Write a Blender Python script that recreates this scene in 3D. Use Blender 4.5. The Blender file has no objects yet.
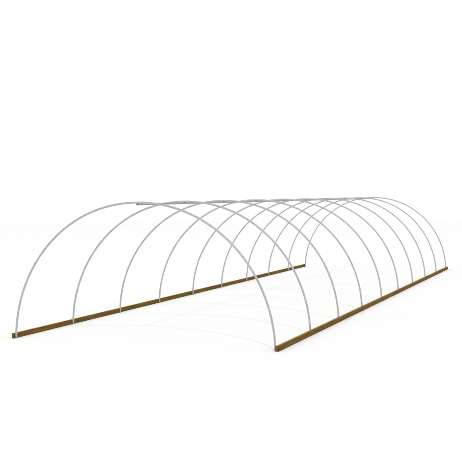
import bpy, bmesh, math, random
from mathutils import Matrix, Vector

random.seed(4)
sc = bpy.context.scene
col = sc.collection

# ------------------------------------------------------------------ camera
S = 3.0                                     # half the tunnel's width in metres
CAM = Vector((3.03822562, -6.1666395, 1.03151779)) * S
YAW, PITCH, ROLL, F_PX = -0.363296496, -0.0357412902, -0.00877215061, 984.928874
fwd = Vector((math.sin(YAW) * math.cos(PITCH), math.cos(YAW) * math.cos(PITCH), math.sin(PITCH)))
rt = fwd.cross(Vector((0, 0, 1))).normalized()
up = rt.cross(fwd)
right = math.cos(ROLL) * rt + math.sin(ROLL) * up
upv = -math.sin(ROLL) * rt + math.cos(ROLL) * up
cam = bpy.data.cameras.new("camera")
cam.sensor_width = 36.0
cam.lens = 36.0 * F_PX / 462.0
cam.clip_start, cam.clip_end = 0.1, 2000.0
camo = bpy.data.objects.new("camera", cam)
M = Matrix((right, upv, -fwd)).transposed().to_4x4()
M.translation = CAM
camo.matrix_world = M
col.objects.link(camo)
sc.camera = camo

# ------------------------------------------------------------------ light: white studio surround and one far key lamp
w = bpy.data.worlds.new("World")
sc.world = w
w.use_nodes = True
bg = w.node_tree.nodes["Background"]
bg.inputs[0].default_value = (1.0, 1.0, 1.0, 1)
bg.inputs[1].default_value = 1.0

KEY_DIST, KEY_SIZE = 1500.0, 72.0
to_lamp = Vector((0.4155, -0.9185, 1.0)).normalized()
key = bpy.data.lights.new("key_lamp", 'AREA')
key.shape = 'DISK'
key.size = KEY_SIZE
KEY_E = 0.78                                # irradiance at the tunnel, facing the lamp
key.energy = KEY_E * math.pi * KEY_DIST ** 2
key.color = (1.0, 0.985, 0.96)
keyo = bpy.data.objects.new("key_lamp", key)
keyo.location = Vector((0, 11, 0)) + to_lamp * KEY_DIST
keyo.rotation_euler = to_lamp.to_track_quat('Z', 'Y').to_euler()
col.objects.link(keyo)

vs = sc.view_settings
vs.view_transform = 'Standard'
vs.look = 'None'
vs.exposure = 0.0
vs.gamma = 1.0
vs.use_curve_mapping = False
sc.cycles.max_bounces = 6

# ------------------------------------------------------------------ materials
def new_mat(name):
    m = bpy.data.materials.new(name)
    m.use_nodes = True
    nt = m.node_tree
    return m, nt, nt.nodes["Principled BSDF"]


def ramp(nt, fac, stops):
    r = nt.nodes.new("ShaderNodeValToRGB")
    while len(r.color_ramp.elements) < len(stops):
        r.color_ramp.elements.new(0.5)
    for e, (p, c) in zip(r.color_ramp.elements, stops):
        e.position, e.color = p, (*c, 1)
    nt.links.new(fac, r.inputs[0])
    return r.outputs[0]


def noise(nt, scale, stretch=(1, 1, 1), detail=4, rough=0.55):
    tc = nt.nodes.new("ShaderNodeTexCoord")
    mp = nt.nodes.new("ShaderNodeMapping")
    mp.inputs["Scale"].default_value = stretch
    n = nt.nodes.new("ShaderNodeTexNoise")
    n.inputs["Scale"].default_value = scale
    n.inputs["Detail"].default_value = detail
    n.inputs["Roughness"].default_value = rough
    nt.links.new(tc.outputs["Object"], mp.inputs[0])
    nt.links.new(mp.outputs[0], n.inputs["Vector"])
    return n.outputs["Fac"]


def bump(nt, b, h, strength, dist):
    n = nt.nodes.new("ShaderNodeBump")
    n.inputs["Strength"].default_value = strength
    n.inputs["Distance"].default_value = dist
    nt.links.new(h, n.inputs["Height"])
    nt.links.new(n.outputs[0], b.inputs["Normal"])


m_ground, nt, b = new_mat("white_ground")
c = ramp(nt, noise(nt, 0.6, detail=5), [(0.3, (0.846, 0.846, 0.847)), (0.7, (0.860, 0.860, 0.860))])
nt.links.new(c, b.inputs["Base Color"])
b.inputs["Roughness"].default_value = 0.95
b.inputs["Specular IOR Level"].default_value = 0.0

def steel(name, k):
    m, nt, b = new_mat(name)
    stops = [(p, (v * k, v * k * 1.01, v * k * 1.03)) for p, v in ((0.30, 0.365), (0.52, 0.42), (0.72, 0.485))]
    nt.links.new(ramp(nt, noise(nt, 9, detail=5, rough=0.6), stops), b.inputs["Base Color"])
    b.inputs["Metallic"].default_value = 0.3
    nt.links.new(ramp(nt, noise(nt, 30, detail=3), [(0.3, (0.36,) * 3), (0.7, (0.52,) * 3)]), b.inputs["Roughness"])
    return m


m_steel = steel("galvanised_steel", 1.0)
m_ridge = steel("dull_galvanised_steel", 0.72)
m_cap, nt, b = new_mat("dark_grey_plastic")
nt.links.new(ramp(nt, noise(nt, 60), [(0.3, (0.11, 0.11, 0.115)), (0.7, (0.15, 0.15, 0.155))]), b.inputs["Base Color"])
b.inputs["Roughness"].default_value = 0.5

def timber(name, stops):
    m, nt, b = new_mat(name)
    grain = noise(nt, 26, (1.6, 0.045, 1.6), detail=7, rough=0.62)
    col_out = ramp(nt, grain, stops)
    # broad patches, board to board and weather, then small dark knots
    patches = ramp(nt, noise(nt, 0.9, detail=3), [(0.3, (0.82, 0.81, 0.80)), (0.7, (1.10, 1.08, 1.04))])
    tc = nt.nodes.new("ShaderNodeTexCoord")
    mp = nt.nodes.new("ShaderNodeMapping")
    mp.inputs["Scale"].default_value = (6.0, 1.7, 6.0)
    vo = nt.nodes.new("ShaderNodeTexVoronoi")
    vo.inputs["Scale"].default_value = 1.0
    nt.links.new(tc.outputs["Object"], mp.inputs[0])
    nt.links.new(mp.outputs[0], vo.inputs["Vector"])
    knots = ramp(nt, vo.outputs["Distance"], [(0.05, (0.45, 0.42, 0.40)), (0.13, (1, 1, 1))])
    for layer in (patches, knots):
        mx = nt.nodes.new("ShaderNodeMix")
        mx.data_type = 'RGBA'
        mx.blend_type = 'MULTIPLY'
        mx.inputs["Factor"].default_value = 1.0
        nt.links.new(col_out, mx.inputs[6])
        nt.links.new(layer, mx.inputs[7])
        col_out = mx.outputs[2]
    nt.links.new(col_out, b.inputs["Base Color"])
    b.inputs["Roughness"].default_value = 0.8
    b.inputs["Specular IOR Level"].default_value = 0.08
    bump(nt, b, grain, 0.35, 0.003)
    return m


m_wood = timber("brown_timber", [(0.26, (0.080, 0.041, 0.007)), (0.45, (0.140, 0.078, 0.014)), (0.60, (0.176, 0.101, 0.019)), (0.78, (0.250, 0.155, 0.036))])
m_wood_top = timber("timber_painted_fringe", [(0.26, (0.21, 0.13, 0.04)), (0.45, (0.33, 0.21, 0.075)), (0.60, (0.37, 0.245, 0.09)), (0.78, (0.44, 0.31, 0.13))])  # brown timber lightened to paint a bright fringe on the boards' tops

# ------------------------------------------------------------------ helpers
def obj(name, bm, mat, parent=None, smooth=False):
    bmesh.ops.recalc_face_normals(bm, faces=bm.faces)
    me = bpy.data.meshes.new(name)
    bm.to_mesh(me)
    bm.free()
    for p in me.polygons:
        p.use_smooth = smooth
    me.materials.append(mat)
    o = bpy.data.objects.new(name, me)
    col.objects.link(o)
    o.parent = parent
    return o


def sweep(bm, pts, frames, rad, seg=20, inner=None):
    """round pipe along pts; frames gives the two cross directions at each point; open ends get a wall of real thickness"""
    rings = []
    for r in ([rad] if inner is None else [rad, inner]):
        rows = []
        for p, (a, bb) in zip(pts, frames):
            rows.append([bm.verts.new(p + r * (math.cos(t) * a + math.sin(t) * bb)) for t in (2 * math.pi * k / seg for k in range(seg))])
        for i in range(len(rows) - 1):
            for k in range(seg):
                bm.faces.new((rows[i][k], rows[i][(k + 1) % seg], rows[i + 1][(k + 1) % seg], rows[i + 1][k]))
        rings.append(rows)
    for e in (0, -1):
        if inner is None:
            bm.faces.new(rings[0][e])
        else:
            for k in range(seg):
                k2 = (k + 1) % seg
                bm.faces.new((rings[0][e][k], rings[0][e][k2], rings[1][e][k2], rings[1][e][k]))


# ------------------------------------------------------------------ the ground
bm = bmesh.new()
bmesh.ops.create_circle(bm, cap_ends=True, segments=96, radius=90.0)
for v in bm.verts:
    v.co.y += 12.0
g = obj("ground", bm, m_ground)
g["kind"] = "structure"
g["label"] = "plain white ground under the tunnel frame"
g["category"] = "ground"

# ------------------------------------------------------------------ the tunnel frame
SPACING = 0.828568797 * S
N = 10
RISE, E1, E2 = 0.990287794 * S, 2.04437336, 1.95592667
PIPE = 0.0222                               # pipe radius
RIDGE = 0.0225
BOARD_H, BOARD_T = 0.112, 0.062
LENGTH = SPACING * (N - 1)

frame = bpy.data.objects.new("tunnel_greenhouse_frame", None)
frame.empty_display_size = 0.5
col.objects.link(frame)
frame["label"] = "bare tunnel greenhouse frame of ten grey steel hoops on two brown timber base boards"
frame["category"] = "greenhouse frame"


def hoop_curve(n=96):
    dense = []
    K = 6000
    for i in range(K + 1):
        t = math.pi * i / K
        cs, sn = math.cos(t), math.sin(t)
        dense.append(Vector((math.copysign(abs(cs) ** (2 / E1), cs) * S, 0, RISE * max(sn, 0.0) ** (2 / E2))))
    acc = [0.0]
    for a, bq in zip(dense, dense[1:]):
        acc.append(acc[-1] + (bq - a).length)
    out, j = [], 0
    for i in range(n + 1):
        s = acc[-1] * i / n
        while j < K - 1 and acc[j + 1] < s:
            j += 1
        f = (s - acc[j]) / max(acc[j + 1] - acc[j], 1e-9)
        out.append(dense[j].lerp(dense[j + 1], f))
    return out


pts = hoop_curve()
frames = []
for i, p in enumerate(pts):
    a = pts[max(i - 1, 0)]
    bq = pts[min(i + 1, len(pts) - 1)]
    tan = (bq - a).normalized()
    if i in (0, len(pts) - 1):
        tan = Vector((0, 0, 1 if i == 0 else -1))
    yv = Vector((0, 1, 0))
    frames.append((yv, tan.cross(yv).normalized()))
bm = bmesh.new()
sweep(bm, pts, frames, PIPE)
hoop = obj("hoop", bm, m_steel, frame, smooth=True)
for i in range(1, N):
    h = hoop.copy()
    col.objects.link(h)
    h.parent = frame
    h.location = (0, SPACING * i, 0)

# ridge pipe slung under the crowns of the hoops, open at both ends
y0, y1 = 0.0, LENGTH
zr = RISE - PIPE - RIDGE + 0.007
bm = bmesh.new()
rp = [Vector((0, y0 + (y1 - y0) * k / 40, zr)) for k in range(41)]
sweep(bm, rp, [(Vector((1, 0, 0)), Vector((0, 0, 1)))] * 41, RIDGE, seg=24, inner=RIDGE - 0.004)
ridge = obj("ridge_pipe", bm, m_ridge, frame, smooth=True)
ridge.data.set_sharp_from_angle(angle=math.radians(50))
for ye, d in ((y0, -1), (y1, 1)):           # push-in end caps with a thin rim over the pipe's end
    bm = bmesh.new()
    axis = [(Vector((1, 0, 0)), Vector((0, 0, 1)))] * 2
    sweep(bm, [Vector((0, ye + d * 0.006, zr)), Vector((0, ye + d * 0.0005, zr))], axis, RIDGE + 0.001, seg=24)
    sweep(bm, [Vector((0, ye + d * 0.001, zr)), Vector((0, ye - d * 0.05, zr))], axis, RIDGE - 0.0045, seg=24)
    obj("end_cap", bm, m_cap, ridge)

# base boards standing on edge along the outside of the hoop feet
for side in (-1, 1):
    bm = bmesh.new()
    bmesh.ops.create_cube(bm, size=1.0)
    ya, yb = -0.05, LENGTH + 0.06
    for v in bm.verts:
        v.co = Vector((v.co.x * BOARD_T, v.co.y * (yb - ya), v.co.z * BOARD_H))
    bmesh.ops.bevel(bm, geom=bm.edges[:], offset=0.004, segments=2, affect='EDGES')
    o = obj("base_board", bm, m_wood, frame)
    o.data.materials.append(m_wood_top)     # same timber; bright fringe along the upper edge painted into the colour
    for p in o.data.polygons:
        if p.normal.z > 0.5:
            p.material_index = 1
    o.location = (side * (S + PIPE + BOARD_T / 2 - 0.001), (ya + yb) / 2, BOARD_H / 2 + 0.001)
